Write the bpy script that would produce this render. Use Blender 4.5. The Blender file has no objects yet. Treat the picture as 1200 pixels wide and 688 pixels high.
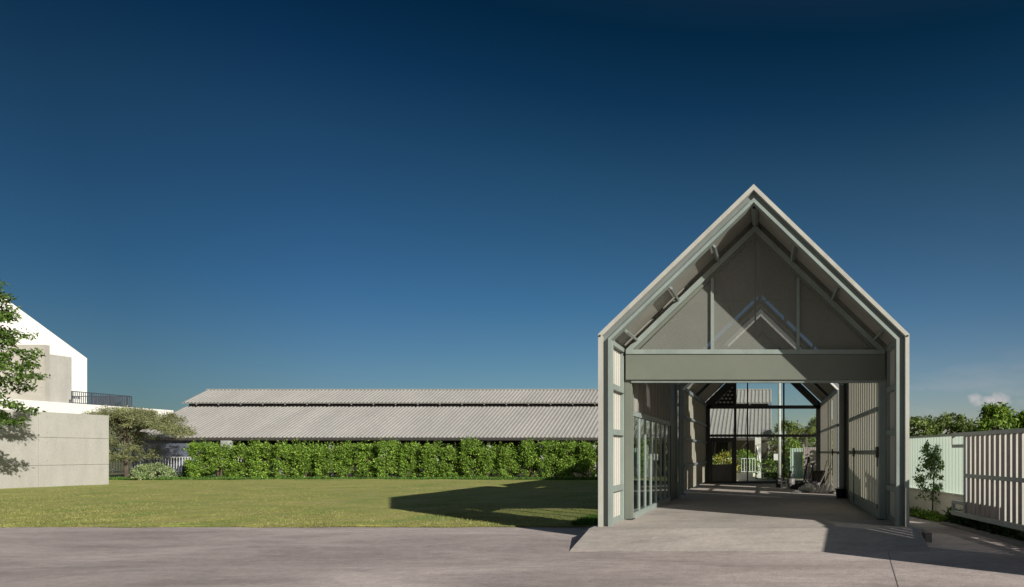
import bpy, math, random
import numpy as np
from mathutils import Vector, Matrix

S = bpy.context.scene
COL = S.collection
random.seed(7)
R = math.radians

# ------------------------------------------------------------------ camera, sky, sun, exposure
EYE = 1.85
cd = bpy.data.cameras.new('camera'); cam = bpy.data.objects.new('camera', cd); COL.objects.link(cam)
cam.location = (0, 0, EYE); cam.rotation_euler = (R(90), 0, 0)
cd.sensor_fit = 'HORIZONTAL'; cd.sensor_width = 36; cd.lens = 24.0
cd.shift_x = -(902 - 600) / 1200; cd.shift_y = (530 - 344) / 1200
cd.clip_start = .1; cd.clip_end = 3000
S.camera = cam

SUN = Vector((1.95, -1.64, 1.0)).normalized()
EL = math.asin(SUN.z); AZ = math.atan2(SUN.x, SUN.y)
w = bpy.data.worlds.new('World'); S.world = w; w.use_nodes = True
nt = w.node_tree; N = nt.nodes; L = nt.links
for n in list(N): N.remove(n)
out = N.new('ShaderNodeOutputWorld'); bg = N.new('ShaderNodeBackground'); bg.inputs[1].default_value = .10
sky = N.new('ShaderNodeTexSky'); sky.sky_type = 'NISHITA'; sky.sun_disc = False
sky.sun_elevation = EL; sky.sun_rotation = AZ; sky.altitude = 200; sky.air_density = 1.0; sky.dust_density = .6; sky.ozone_density = 2.0
tc = N.new('ShaderNodeTexCoord'); sep = N.new('ShaderNodeSeparateXYZ'); L.new(tc.outputs['Generated'], sep.inputs[0])
rp = N.new('ShaderNodeValToRGB'); L.new(sep.outputs['Z'], rp.inputs[0])
SKYRAMP = [(0.0, (.66, .60, .62)), (.1, (.48, .53, .58)), (.2, (.29, .44, .53)), (.365, (.155, .30, .35)), (.45, (.055, .19, .26)), (.52, (.02, .125, .175)), (.72, (.2, .2, .2)), (1, (.40, .37, .32))]
while len(rp.color_ramp.elements) < len(SKYRAMP): rp.color_ramp.elements.new(.5)
for e, (p, c) in zip(rp.color_ramp.elements, SKYRAMP): e.position = p; e.color = (*c, 1)
mul = N.new('ShaderNodeMix'); mul.data_type = 'RGBA'; mul.blend_type = 'MULTIPLY'; mul.inputs[0].default_value = 1
rx = N.new('ShaderNodeValToRGB'); mx = N.new('ShaderNodeMapRange'); mx.inputs[1].default_value = -1; mx.inputs[2].default_value = 1; L.new(sep.outputs['X'], mx.inputs[0]); L.new(mx.outputs[0], rx.inputs[0])
XR = [(0, (.29, .40, .46)), (.16, (.29, .42, .49)), (.235, (.41, .56, .67)), (.35, (.53, .70, .77)), (.64, (1, 1, 1))]
while len(rx.color_ramp.elements) < len(XR): rx.color_ramp.elements.new(.5)
for e, (p, c) in zip(rx.color_ramp.elements, XR): e.position = p; e.color = (*c, 1)
mul0 = N.new('ShaderNodeMix'); mul0.data_type = 'RGBA'; mul0.blend_type = 'MULTIPLY'; mul0.inputs[0].default_value = 1
L.new(sky.outputs[0], mul0.inputs[6]); L.new(rx.outputs[0], mul0.inputs[7])
L.new(mul0.outputs[2], mul.inputs[6]); L.new(rp.outputs[0], mul.inputs[7])
# low wispy clouds near the horizon (part of the sky, fixed by direction)
mp = N.new('ShaderNodeMapping'); mp.inputs['Scale'].default_value = (3.2, 3.2, 13); L.new(tc.outputs['Generated'], mp.inputs[0])
nz = N.new('ShaderNodeTexNoise'); nz.inputs['Scale'].default_value = 1.6; nz.inputs['Detail'].default_value = 9; nz.inputs['Roughness'].default_value = .6
L.new(mp.outputs[0], nz.inputs[0])
cr = N.new('ShaderNodeMapRange'); cr.inputs[1].default_value = .48; cr.inputs[2].default_value = .72; L.new(nz.outputs[0], cr.inputs[0])
band = N.new('ShaderNodeMapRange'); band.inputs[1].default_value = .15; band.inputs[2].default_value = .04; L.new(sep.outputs['Z'], band.inputs[0])
rt = N.new('ShaderNodeMapRange'); rt.inputs[1].default_value = -.05; rt.inputs[2].default_value = .3; L.new(sep.outputs['X'], rt.inputs[0])
m1 = N.new('ShaderNodeMath'); m1.operation = 'MULTIPLY'; L.new(cr.outputs[0], m1.inputs[0]); L.new(band.outputs[0], m1.inputs[1])
m2 = N.new('ShaderNodeMath'); m2.operation = 'MULTIPLY'; L.new(m1.outputs[0], m2.inputs[0]); L.new(rt.outputs[0], m2.inputs[1])
m3 = N.new('ShaderNodeMath'); m3.operation = 'MULTIPLY'; L.new(m2.outputs[0], m3.inputs[0]); m3.inputs[1].default_value = .55
by = N.new('ShaderNodeMapRange'); by.inputs[1].default_value = .05; by.inputs[2].default_value = -.4; L.new(sep.outputs['Y'], by.inputs[0])
bs = N.new('ShaderNodeMix'); bs.data_type = 'RGBA'; bs.blend_type = 'MULTIPLY'; bs.inputs[0].default_value = 1; L.new(sky.outputs[0], bs.inputs[6]); bs.inputs[7].default_value = (.50, .45, .38, 1)
bm = N.new('ShaderNodeMix'); bm.data_type = 'RGBA'; L.new(by.outputs[0], bm.inputs[0]); L.new(mul.outputs[2], bm.inputs[6]); L.new(bs.outputs[2], bm.inputs[7])
cm = N.new('ShaderNodeMix'); cm.data_type = 'RGBA'; L.new(m3.outputs[0], cm.inputs[0]); L.new(bm.outputs[2], cm.inputs[6]); cm.inputs[7].default_value = (4.6, 4.2, 4.3, 1)
# the one small cloud low on the right
cdir = Vector(((1158 - 902) / 800, 1, (530 - 470) / 800)).normalized()
vs = N.new('ShaderNodeVectorMath'); vs.operation = 'SUBTRACT'; L.new(tc.outputs['Generated'], vs.inputs[0]); vs.inputs[1].default_value = cdir
nd = N.new('ShaderNodeTexNoise'); nd.inputs['Scale'].default_value = 34; nd.inputs['Detail'].default_value = 6; L.new(tc.outputs['Generated'], nd.inputs[0])
vm = N.new('ShaderNodeVectorMath'); vm.operation = 'MULTIPLY'; L.new(vs.outputs[0], vm.inputs[0]); vm.inputs[1].default_value = (24, 24, 62)
vl = N.new('ShaderNodeVectorMath'); vl.operation = 'LENGTH'; L.new(vm.outputs[0], vl.inputs[0])
ma = N.new('ShaderNodeMath'); ma.operation = 'MULTIPLY_ADD'; L.new(nd.outputs[0], ma.inputs[0]); ma.inputs[1].default_value = -2.6; ma.inputs[2].default_value = 1.55
mb_ = N.new('ShaderNodeMath'); mb_.operation = 'SUBTRACT'; L.new(ma.outputs[0], mb_.inputs[1]); mb_.inputs[0].default_value = 1.0
mc = N.new('ShaderNodeMath'); mc.operation = 'SUBTRACT'; L.new(mb_.outputs[0], mc.inputs[0]); L.new(vl.outputs['Value'], mc.inputs[1]); mc.use_clamp = True
md = N.new('ShaderNodeMath'); md.operation = 'MULTIPLY'; L.new(mc.outputs[0], md.inputs[0]); md.inputs[1].default_value = 1.3; md.use_clamp = True
cm2 = N.new('ShaderNodeMix'); cm2.data_type = 'RGBA'; L.new(md.outputs[0], cm2.inputs[0]); L.new(cm.outputs[2], cm2.inputs[6]); cm2.inputs[7].default_value = (5.6, 5.0, 5.0, 1)
L.new(cm2.outputs[2], bg.inputs[0]); L.new(bg.outputs[0], out.inputs[0])

sd = bpy.data.lights.new('sun', 'SUN'); sd.energy = 5.0; sd.angle = R(.5); sd.color = (1, .945, .85)
so = bpy.data.objects.new('sun', sd); COL.objects.link(so); so.rotation_euler = SUN.to_track_quat('Z', 'Y').to_euler(); so.location = (30, -25, 20)
S.view_settings.view_transform = 'Standard'; S.view_settings.look = 'None'; S.view_settings.gamma = 1; S.view_settings.use_curve_mapping = False
S.view_settings.exposure = .25
S.cycles.max_bounces = 8; S.cycles.transparent_max_bounces = 24

# ------------------------------------------------------------------ materials
MATS = {}
def mat(name, c, rough=.7, c2=None, scale=3., stretch=(1, 1, 1), bump=0., bscale=40., metal=0., fine=.0, spec=.4, detail=6, contrast=(.35, .65), leak=None):
    if name in MATS: return MATS[name]
    m = bpy.data.materials.new(name); m.use_nodes = True; n = m.node_tree.nodes; l = m.node_tree.links
    p = n['Principled BSDF']; p.inputs['Roughness'].default_value = rough; p.inputs['Metallic'].default_value = metal
    p.inputs['Specular IOR Level'].default_value = spec
    t = n.new('ShaderNodeTexCoord'); g = n.new('ShaderNodeNewGeometry')
    mp = n.new('ShaderNodeMapping'); mp.inputs['Scale'].default_value = stretch; l.new(g.outputs['Position'], mp.inputs[0])
    if c2 is None: c2 = tuple(v * .82 for v in c)
    a = n.new('ShaderNodeTexNoise'); a.inputs['Scale'].default_value = scale; a.inputs['Detail'].default_value = detail; a.inputs['Roughness'].default_value = .6
    l.new(mp.outputs[0], a.inputs[0])
    r = n.new('ShaderNodeMapRange'); r.inputs[1].default_value = contrast[0]; r.inputs[2].default_value = contrast[1]; l.new(a.outputs[0], r.inputs[0])
    x = n.new('ShaderNodeMix'); x.data_type = 'RGBA'; l.new(r.outputs[0], x.inputs[0]); x.inputs[6].default_value = (*c2, 1); x.inputs[7].default_value = (*c, 1)
    o = x.outputs[2]
    if fine:
        b = n.new('ShaderNodeTexNoise'); b.inputs['Scale'].default_value = bscale; b.inputs['Detail'].default_value = 4; l.new(g.outputs['Position'], b.inputs[0])
        r2 = n.new('ShaderNodeMapRange'); r2.inputs[1].default_value = .3; r2.inputs[2].default_value = .7; r2.inputs[3].default_value = 1 - fine; r2.inputs[4].default_value = 1 + fine; l.new(b.outputs[0], r2.inputs[0])
        y = n.new('ShaderNodeVectorMath'); y.operation = 'SCALE'; l.new(o, y.inputs[0]); l.new(r2.outputs[0], y.inputs['Scale']); o = y.outputs[0]
    l.new(o, p.inputs['Base Color'])
    if bump:
        b = n.new('ShaderNodeTexNoise'); b.inputs['Scale'].default_value = bscale; b.inputs['Detail'].default_value = 5; l.new(g.outputs['Position'], b.inputs[0])
        bp = n.new('ShaderNodeBump'); bp.inputs['Strength'].default_value = bump; bp.inputs['Distance'].default_value = .02; l.new(b.outputs[0], bp.inputs['Height']); l.new(bp.outputs[0], p.inputs['Normal'])
    MATS[name] = m
    return m

def translucent(name, c, amount=.5, rough=.4, tint=None):
    m = mat(name, c, rough, c2=tuple(v * .88 for v in c), scale=1.5, stretch=(1, 1, .3))
    n = m.node_tree.nodes; l = m.node_tree.links; p = n['Principled BSDF']
    t = n.new('ShaderNodeBsdfTranslucent'); t.inputs[0].default_value = (*(tint or c), 1)
    x = n.new('ShaderNodeMixShader'); x.inputs[0].default_value = amount
    l.new(p.outputs[0], x.inputs[1]); l.new(t.outputs[0], x.inputs[2]); l.new(x.outputs[0], n['Material Output'].inputs[0])
    return m

def leafmat(name, c1, c2, c3, trans=.3):
    m = bpy.data.materials.new(name); m.use_nodes = True; n = m.node_tree.nodes; l = m.node_tree.links
    p = n['Principled BSDF']; p.inputs['Roughness'].default_value = .5; p.inputs['Specular IOR Level'].default_value = .3
    g = n.new('ShaderNodeNewGeometry'); r = n.new('ShaderNodeValToRGB'); l.new(g.outputs['Random Per Island'], r.inputs[0])
    r.color_ramp.elements[0].color = (*c1, 1); r.color_ramp.elements[1].color = (*c3, 1); e = r.color_ramp.elements.new(.5); e.color = (*c2, 1)
    a = n.new('ShaderNodeTexNoise'); a.inputs['Scale'].default_value = 1.3; a.inputs['Detail'].default_value = 2; l.new(g.outputs['Position'], a.inputs[0])
    mr = n.new('ShaderNodeMapRange'); mr.inputs[1].default_value = .3; mr.inputs[2].default_value = .7; mr.inputs[3].default_value = .7; mr.inputs[4].default_value = 1.25; l.new(a.outputs[0], mr.inputs[0])
    y = n.new('ShaderNodeVectorMath'); y.operation = 'SCALE'; l.new(r.outputs[0], y.inputs[0]); l.new(mr.outputs[0], y.inputs['Scale'])
    l.new(y.outputs[0], p.inputs['Base Color'])
    t = n.new('ShaderNodeBsdfTranslucent'); l.new(y.outputs[0], t.inputs[0])
    x = n.new('ShaderNodeMixShader'); x.inputs[0].default_value = trans
    l.new(p.outputs[0], x.inputs[1]); l.new(t.outputs[0], x.inputs[2]); l.new(x.outputs[0], n['Material Output'].inputs[0])
    return m

def glassmat(name, tint=.8, extra=.02):
    m = bpy.data.materials.new(name); m.use_nodes = True; n = m.node_tree.nodes; l = m.node_tree.links
    n.remove(n['Principled BSDF'])
    tr = n.new('ShaderNodeBsdfTransparent'); tr.inputs[0].default_value = (tint * .97, tint, tint * .98, 1)
    gl = n.new('ShaderNodeBsdfGlossy'); gl.inputs['Roughness'].default_value = .01; gl.inputs[0].default_value = (.9, .92, .92, 1)
    f = n.new('ShaderNodeLayerWeight'); f.inputs[0].default_value = .5
    pw = n.new('ShaderNodeMath'); pw.operation = 'POWER'; l.new(f.outputs['Facing'], pw.inputs[0]); pw.inputs[1].default_value = 4
    ad = n.new('ShaderNodeMath'); ad.operation = 'MULTIPLY_ADD'; ad.inputs[1].default_value = .7; ad.inputs[2].default_value = .03 + extra; l.new(pw.outputs[0], ad.inputs[0])
    x = n.new('ShaderNodeMixShader'); l.new(ad.outputs[0], x.inputs[0]); l.new(tr.outputs[0], x.inputs[1]); l.new(gl.outputs[0], x.inputs[2])
    l.new(x.outputs[0], n['Material Output'].inputs[0])
    return m

def screenmat(name, c, openness):
    m = mat(name, c, .6, scale=.8, c2=tuple(v * .9 for v in c)); n = m.node_tree.nodes; l = m.node_tree.links; p = n['Principled BSDF']
    tr = n.new('ShaderNodeBsdfTransparent'); x = n.new('ShaderNodeMixShader'); x.inputs[0].default_value = openness
    l.new(p.outputs[0], x.inputs[1]); l.new(tr.outputs[0], x.inputs[2]); l.new(x.outputs[0], n['Material Output'].inputs[0])
    return m

STEEL = mat('sage_steel', (.245, .29, .27), .5, c2=(.20, .24, .222), scale=1.6, stretch=(2, 2, .5), spec=.5, fine=.05, bscale=25)
TRIM = mat('pale_trim', (.43, .43, .39), .45, c2=(.35, .35, .315), scale=2, stretch=(2, 2, .5), fine=.05, bscale=30)
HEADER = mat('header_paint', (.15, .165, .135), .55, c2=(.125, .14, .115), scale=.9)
DARKSTEEL = mat('dark_steel', (.035, .04, .043), .45)
BLUESTEEL = mat('blue_grey_steel', (.16, .19, .20), .5)
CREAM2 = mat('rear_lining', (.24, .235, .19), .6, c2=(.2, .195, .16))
CREAM = mat('cream_panel', (.43, .42, .375), .55, c2=(.38, .37, .33), scale=1.5, stretch=(1, 1, .25))
SHEETIN = translucent('corrugated_wall_sheet', (.42, .42, .38), .42, tint=(.56, .53, .45))
ROOFIN = mat('roof_sheet', (.29, .285, .25), .5, c2=(.23, .225, .20), scale=1.4)
SCREEN = screenmat('gable_mesh', (.225, .235, .21), .46)
GLASS = glassmat('clear_glass', .82, .03)
GLASSB = glassmat('rear_glass', .96, .0)
CONC = mat('fair_faced_concrete', (.43, .42, .39), .8, c2=(.355, .345, .32), scale=.9, stretch=(1.6, 1.6, .5), fine=.07, bscale=14, bump=.15, contrast=(.3, .7))
CONC2 = mat('upper_concrete', (.40, .385, .345), .8, c2=(.34, .325, .29), scale=.8, fine=.07, bscale=14, bump=.15)
WHITE = mat('white_render', (.82, .81, .77), .7, c2=(.76, .75, .71), scale=.5)
SLAB = mat('slab_concrete', (.50, .45, .41), .75, c2=(.40, .36, .33), scale=.5, fine=.08, bscale=18, bump=.2, contrast=(.3, .7))
EDGE = mat('slab_edge_concrete', (.24, .22, .21), .85, scale=2)
RAILDARK = mat('charcoal_railing', (.05, .06, .08), .5)
RAILWHITE = mat('white_railing', (.62, .64, .63), .5)
BARK = mat('grey_bark', (.16, .13, .10), .9, c2=(.08, .065, .05), scale=8, stretch=(1, 1, .3), bump=.5, bscale=30)
STEM = mat('brown_stem', (.11, .085, .05), .9, scale=12)
BLACK = mat('black_plastic', (.02, .02, .022), .5)
GREYP = mat('grey_plastic', (.16, .16, .16), .5)
WHITEP = mat('white_plastic', (.70, .69, .66), .45)
WOOD = mat('weathered_wood', (.20, .165, .13), .8, c2=(.12, .10, .08), scale=6, stretch=(6, 6, .6))
MINT = translucent('mint_sheet', (.62, .74, .66), .5, tint=(.70, .83, .72))
WALLCREAM = mat('cream_masonry', (.84, .79, .70), .85, c2=(.76, .71, .63), scale=1.3, fine=.05)
GATEPAINT = mat('gate_grey_paint', (.34, .37, .35), .5, scale=2)
SLATP = mat('mauve_slat', (.33, .27, .27), .6, c2=(.25, .205, .205), scale=2, stretch=(3, 3, .5))
BROOF = mat('long_roof_sheet', (.36, .35, .335), .5, c2=(.31, .303, .292), scale=.5, stretch=(1, .3, .3), fine=.06, bscale=3)
BDARK = mat('dark_interior', (.035, .032, .03), .8)
BWALL = mat('blue_grey_wall', (.13, .15, .20), .7)
SOIL = mat('dark_soil', (.06, .05, .035), .95, scale=8, bump=.5, bscale=20)

# road: stained concrete, streaks along X
m = mat('road_concrete', (.56, .485, .46), .8, c2=(.35, .292, .28), scale=.42, stretch=(.42, 1.0, 1), fine=.09, bscale=26, bump=.3, detail=10, contrast=(.34, .64)); ROAD = m
for nd_ in ROAD.node_tree.nodes:
    if nd_.type == 'TEX_NOISE' and nd_.inputs['Scale'].default_value < 1: nd_.inputs['Distortion'].default_value = 1.1
    if nd_.type == 'MAPPING': nd_.inputs['Rotation'].default_value = (0, 0, .22)
def roadx(m):
    n = m.node_tree.nodes; l = m.node_tree.links; p = n['Principled BSDF']; g = n.new('ShaderNodeNewGeometry')
    src = p.inputs['Base Color'].links[0].from_socket
    a = n.new('ShaderNodeTexNoise'); a.inputs['Scale'].default_value = .12; a.inputs['Detail'].default_value = 3; l.new(g.outputs['Position'], a.inputs[0])
    r = n.new('ShaderNodeMapRange'); r.inputs[1].default_value = .35; r.inputs[2].default_value = .65; r.inputs[3].default_value = .86; r.inputs[4].default_value = 1.1; l.new(a.outputs[0], r.inputs[0])
    y = n.new('ShaderNodeVectorMath'); y.operation = 'SCALE'; l.new(src, y.inputs[0]); l.new(r.outputs[0], y.inputs['Scale'])
    # thin darker scuffs
    mp = n.new('ShaderNodeMapping'); mp.inputs['Scale'].default_value = (.45, 1.5, 1); mp.inputs['Rotation'].default_value = (0, 0, -.35); l.new(g.outputs['Position'], mp.inputs[0])
    b = n.new('ShaderNodeTexNoise'); b.inputs['Scale'].default_value = 1.0; b.inputs['Detail'].default_value = 9; b.inputs['Roughness'].default_value = .72; b.inputs['Distortion'].default_value = .9; l.new(mp.outputs[0], b.inputs[0])
    r2 = n.new('ShaderNodeMapRange'); r2.inputs[1].default_value = .34; r2.inputs[2].default_value = .52; r2.inputs[3].default_value = .78; r2.inputs[4].default_value = 1; l.new(b.outputs[0], r2.inputs[0])
    z = n.new('ShaderNodeVectorMath'); z.operation = 'SCALE'; l.new(y.outputs[0], z.inputs[0]); l.new(r2.outputs[0], z.inputs['Scale'])
    l.new(z.outputs[0], p.inputs['Base Color'])
roadx(ROAD); roadx(SLAB)
def speckle(m, amt):
    n = m.node_tree.nodes; l = m.node_tree.links; p = n['Principled BSDF']; g = n.new('ShaderNodeNewGeometry'); src = p.inputs['Base Color'].links[0].from_socket
    v = n.new('ShaderNodeTexNoise'); v.inputs['Scale'].default_value = 5; v.inputs['Detail'].default_value = 12; v.inputs['Roughness'].default_value = .85; l.new(g.outputs['Position'], v.inputs[0])
    r = n.new('ShaderNodeMapRange'); r.inputs[1].default_value = .3; r.inputs[2].default_value = .7; r.inputs[3].default_value = 1 - amt; r.inputs[4].default_value = 1 + amt; l.new(v.outputs[0], r.inputs[0])
    z = n.new('ShaderNodeVectorMath'); z.operation = 'SCALE'; l.new(src, z.inputs[0]); l.new(r.outputs[0], z.inputs['Scale']); l.new(z.outputs[0], p.inputs['Base Color'])
speckle(ROAD, .30); speckle(SLAB, .22); speckle(CONC, .06); speckle(CONC2, .06)

def lawnmat():
    m = mat('lawn_turf', (.40, .37, .11), .9, c2=(.25, .29, .065), scale=.35, stretch=(.7, 1, 1), fine=.28, bscale=9, bump=.6, detail=8, contrast=(.3, .7))
    n = m.node_tree.nodes; l = m.node_tree.links; p = n['Principled BSDF']; g = n.new('ShaderNodeNewGeometry')
    src = p.inputs['Base Color'].links[0].from_socket
    a = n.new('ShaderNodeTexNoise'); a.inputs['Scale'].default_value = .8; a.inputs['Detail'].default_value = 6; l.new(g.outputs['Position'], a.inputs[0])
    r = n.new('ShaderNodeMapRange'); r.inputs[1].default_value = .5; r.inputs[2].default_value = .72; r.inputs[4].default_value = .6; l.new(a.outputs[0], r.inputs[0])
    x = n.new('ShaderNodeMix'); x.data_type = 'RGBA'; l.new(r.outputs[0], x.inputs[0]); l.new(src, x.inputs[6]); x.inputs[7].default_value = (.42, .33, .18, 1)
    l.new(x.outputs[2], p.inputs['Base Color'])
    return m
LAWN = lawnmat()
GROUND = mat('rough_ground', (.16, .15, .07), .95, c2=(.09, .11, .04), scale=.4, fine=.2, bscale=6)
GRASSL = leafmat('grass_blades', (.19, .22, .06), (.27, .27, .085), (.36, .33, .14), .2)
def patchy(m, c):
    n = m.node_tree.nodes; l = m.node_tree.links; p = n['Principled BSDF']; g = n.new('ShaderNodeNewGeometry'); src = p.inputs['Base Color'].links[0].from_socket
    v = n.new('ShaderNodeTexNoise'); v.inputs['Scale'].default_value = .45; v.inputs['Detail'].default_value = 6; v.inputs['Roughness'].default_value = .65; l.new(g.outputs['Position'], v.inputs[0])
    r = n.new('ShaderNodeMapRange'); r.inputs[1].default_value = .48; r.inputs[2].default_value = .66; r.inputs[4].default_value = .7; l.new(v.outputs[0], r.inputs[0])
    x = n.new('ShaderNodeMix'); x.data_type = 'RGBA'; l.new(r.outputs[0], x.inputs[0]); l.new(src, x.inputs[6]); x.inputs[7].default_value = (*c, 1); l.new(x.outputs[2], p.inputs['Base Color'])
patchy(GRASSL, (.13, .21, .045)); patchy(LAWN, (.18, .26, .055))
GRASSG = leafmat('fresh_grass', (.05, .13, .02), (.09, .20, .03), (.14, .24, .05), .3)
HEDGE = leafmat('hedge_leaves', (.06, .13, .018), (.16, .29, .036), (.37, .50, .09), .32)
OLIVE = leafmat('grey_green_leaves', (.12, .145, .06), (.23, .255, .115), (.40, .41, .21), .3)
BUSHL = leafmat('pale_bush_leaves', (.13, .19, .07), (.25, .33, .14), (.40, .48, .25), .25)
TREEL = leafmat('tree_leaves', (.04, .085, .012), (.09, .16, .028), (.18, .27, .06), .3)
BACKL = leafmat('bright_back_leaves', (.07, .14, .02), (.16, .27, .03), (.32, .44, .07), .35)
BACKD = leafmat('dark_back_leaves', (.05, .09, .02), (.13, .19, .045), (.27, .33, .10), .3)
YELL = leafmat('yellow_flower_leaves', (.10, .20, .02), (.30, .30, .04), (.50, .42, .08), .3)
DARKL = leafmat('dark_shade_leaves', (.012, .03, .01), (.025, .055, .015), (.05, .09, .025), .2)

# ------------------------------------------------------------------ mesh helpers
ORG = {}
def setp(o, label=None, cat=None, group=None, kind=None):
    if label: o['label'] = label
    if cat: o['category'] = cat
    if group: o['group'] = group
    if kind: o['kind'] = kind
    return o
def thing(name, label, cat, loc, group=None):
    o = bpy.data.objects.new(name, None); COL.objects.link(o); o.location = loc; o.empty_display_size = .2
    ORG[o.name] = Vector(loc); return setp(o, label, cat, group)
def link(name, me, material, parent=None, loc=None):
    me.materials.append(material); o = bpy.data.objects.new(name, me); COL.objects.link(o)
    if parent: o.parent = parent; ORG[o.name] = ORG.get(parent.name, Vector())
    if loc: o.location = loc
    return o

class MB:
    def __init__(s): s.v = []; s.f = []
    def quadbox(s, P):
        b = len(s.v); s.v += [tuple(p) for p in P]
        for q in ((0, 3, 2, 1), (4, 5, 6, 7), (0, 1, 5, 4), (1, 2, 6, 5), (2, 3, 7, 6), (3, 0, 4, 7)): s.f.append(tuple(b + i for i in q))
        return s
    def box(s, x0, x1, y0, y1, z0, z1):
        return s.quadbox([(x0, y0, z0), (x1, y0, z0), (x1, y1, z0), (x0, y1, z0), (x0, y0, z1), (x1, y0, z1), (x1, y1, z1), (x0, y1, z1)])
    def bar(s, p, q, w_, h, up=(0, 0, 1)):          # w_ sideways, h along up
        p = Vector(p); q = Vector(q); d = (q - p).normalized(); u = Vector(up); a = d.cross(u).normalized(); u = a.cross(d).normalized()
        P = []
        for c in (p, q): P.append([c - a * w_ / 2 - u * h / 2, c + a * w_ / 2 - u * h / 2, c + a * w_ / 2 + u * h / 2, c - a * w_ / 2 + u * h / 2])
        return s.quadbox(P[0] + P[1])
    def prism(s, pts, y0, y1):                       # polygon in XZ extruded along Y
        b = len(s.v); n = len(pts)
        s.v += [(x, y0, z) for x, z in pts] + [(x, y1, z) for x, z in pts]
        s.f.append(tuple(b + i for i in range(n))); s.f.append(tuple(b + n + i for i in reversed(range(n))))
        for i in range(n): j = (i + 1) % n; s.f.append((b + i, b + n + i, b + n + j, b + j))
        return s
    def prismx(s, pts, x0, x1):                      # polygon in YZ extruded along X
        b = len(s.v); n = len(pts)
        s.v += [(x0, y, z) for y, z in pts] + [(x1, y, z) for y, z in pts]
        s.f.append(tuple(b + i for i in reversed(range(n)))); s.f.append(tuple(b + n + i for i in range(n)))
        for i in range(n): j = (i + 1) % n; s.f.append((b + i, b + j, b + n + j, b + n + i))
        return s
    def tube(s, P, r, n=8):
        P = [Vector(p) for p in P]; rs = r if isinstance(r, (list, tuple)) else [r] * len(P); b = len(s.v)
        for i, p in enumerate(P):
            d = (P[min(i + 1, len(P) - 1)] - P[max(i - 1, 0)]).normalized(); a = d.orthogonal().normalized()
            if abs(d.z) < .99: a = d.cross(Vector((0, 0, 1))).normalized()
            c = d.cross(a)
            for k in range(n): t = 2 * math.pi * k / n; s.v.append(tuple(p + (a * math.cos(t) + c * math.sin(t)) * rs[i]))
        for i in range(len(P) - 1):
            for k in range(n): k2 = (k + 1) % n; s.f.append((b + i * n + k, b + i * n + k2, b + (i + 1) * n + k2, b + (i + 1) * n + k))
        s.f.append(tuple(b + k for k in reversed(range(n)))); s.f.append(tuple(b + (len(P) - 1) * n + k for k in range(n)))
        return s
    def lathe(s, c, prof, n=16):                     # prof: list of (r,z)
        b = len(s.v)
        for r, z in prof:
            for k in range(n): t = 2 * math.pi * k / n; s.v.append((c[0] + r * math.cos(t), c[1] + r * math.sin(t), c[2] + z))
        for i in range(len(prof) - 1):
            for k in range(n): k2 = (k + 1) % n; s.f.append((b + i * n + k, b + i * n + k2, b + (i + 1) * n + k2, b + (i + 1) * n + k))
        s.f.append(tuple(b + k for k in reversed(range(n)))); s.f.append(tuple(b + (len(prof) - 1) * n + k for k in range(n)))
        return s
    def corr(s, p0, u, length, v, height, nrm, pitch=.2, amp=.03, thick=0, flat=.5):   # ribs run along v
        p0 = Vector(p0); u = Vector(u).normalized(); v = Vector(v).normalized() * height; nrm = Vector(nrm).normalized()
        k = max(1, round(length / pitch)); pt = length / k; prof = []
        for i in range(k):
            a = i * pt
            prof += [(a, 0), (a + pt * flat, 0), (a + pt * (flat + .1), amp), (a + pt * .9, amp)]
        prof.append((length, 0))
        for off in ((0,) if not thick else (0, -thick)):
            b = len(s.v)
            for a, h in prof: q = p0 + u * a + nrm * (h + off); s.v += [tuple(q), tuple(q + v)]
            for i in range(len(prof) - 1): s.f.append((b + 2 * i, b + 2 * i + 2, b + 2 * i + 3, b + 2 * i + 1))
        return s
    def build(s, name, material, parent=None, smooth=False, bevel=0):
        me = bpy.data.meshes.new(name); o = ORG.get(parent.name, Vector()) if parent else Vector()
        me.from_pydata([(a - o.x, b - o.y, c - o.z) for a, b, c in s.v], [], s.f); me.update()
        ob = link(name, me, material, parent)
        if smooth:
            me.polygons.foreach_set('use_smooth', [True] * len(me.polygons))
        if bevel:
            md = ob.modifiers.new('bevel', 'BEVEL'); md.width = bevel; md.segments = 2; md.limit_method = 'ANGLE'
        return ob

rng = np.random.default_rng(11)
def leaves_mesh(name, P, size, aspect=.5, droop=.3, rs=None, up=0.):
    """P (N,3) positions; each leaf a folded diamond of two triangles"""
    r = rs if rs is not None else rng
    n = len(P); d = r.normal(size=(n, 3)); d[:, 2] += up; d[:, 2] -= droop; d /= np.linalg.norm(d, axis=1)[:, None]
    e = r.normal(size=(n, 3)); a = np.cross(d, e); a /= np.linalg.norm(a, axis=1)[:, None]; nn = np.cross(d, a)
    sz = (size * (.6 + .8 * r.random(n)))[:, None]
    v0 = P; v1 = P + d * sz * .45 + a * sz * aspect * .5 + nn * sz * .08; v2 = P + d * sz; v3 = P + d * sz * .45 - a * sz * aspect * .5 + nn * sz * .08
    V = np.stack([v0, v1, v2, v3], 1).reshape(-1, 3).astype(np.float32)
    me = bpy.data.meshes.new(name); me.vertices.add(4 * n); me.vertices.foreach_set('co', V.ravel())
    F = (np.arange(n)[:, None] * 4 + np.array([0, 1, 2, 0, 2, 3])[None]).ravel().astype(np.int32)
    me.loops.add(6 * n); me.loops.foreach_set('vertex_index', F)
    me.polygons.add(2 * n); me.polygons.foreach_set('loop_start', np.arange(2 * n, dtype=np.int32) * 3)
    me.update(calc_edges=True); me.validate()
    return me

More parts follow.
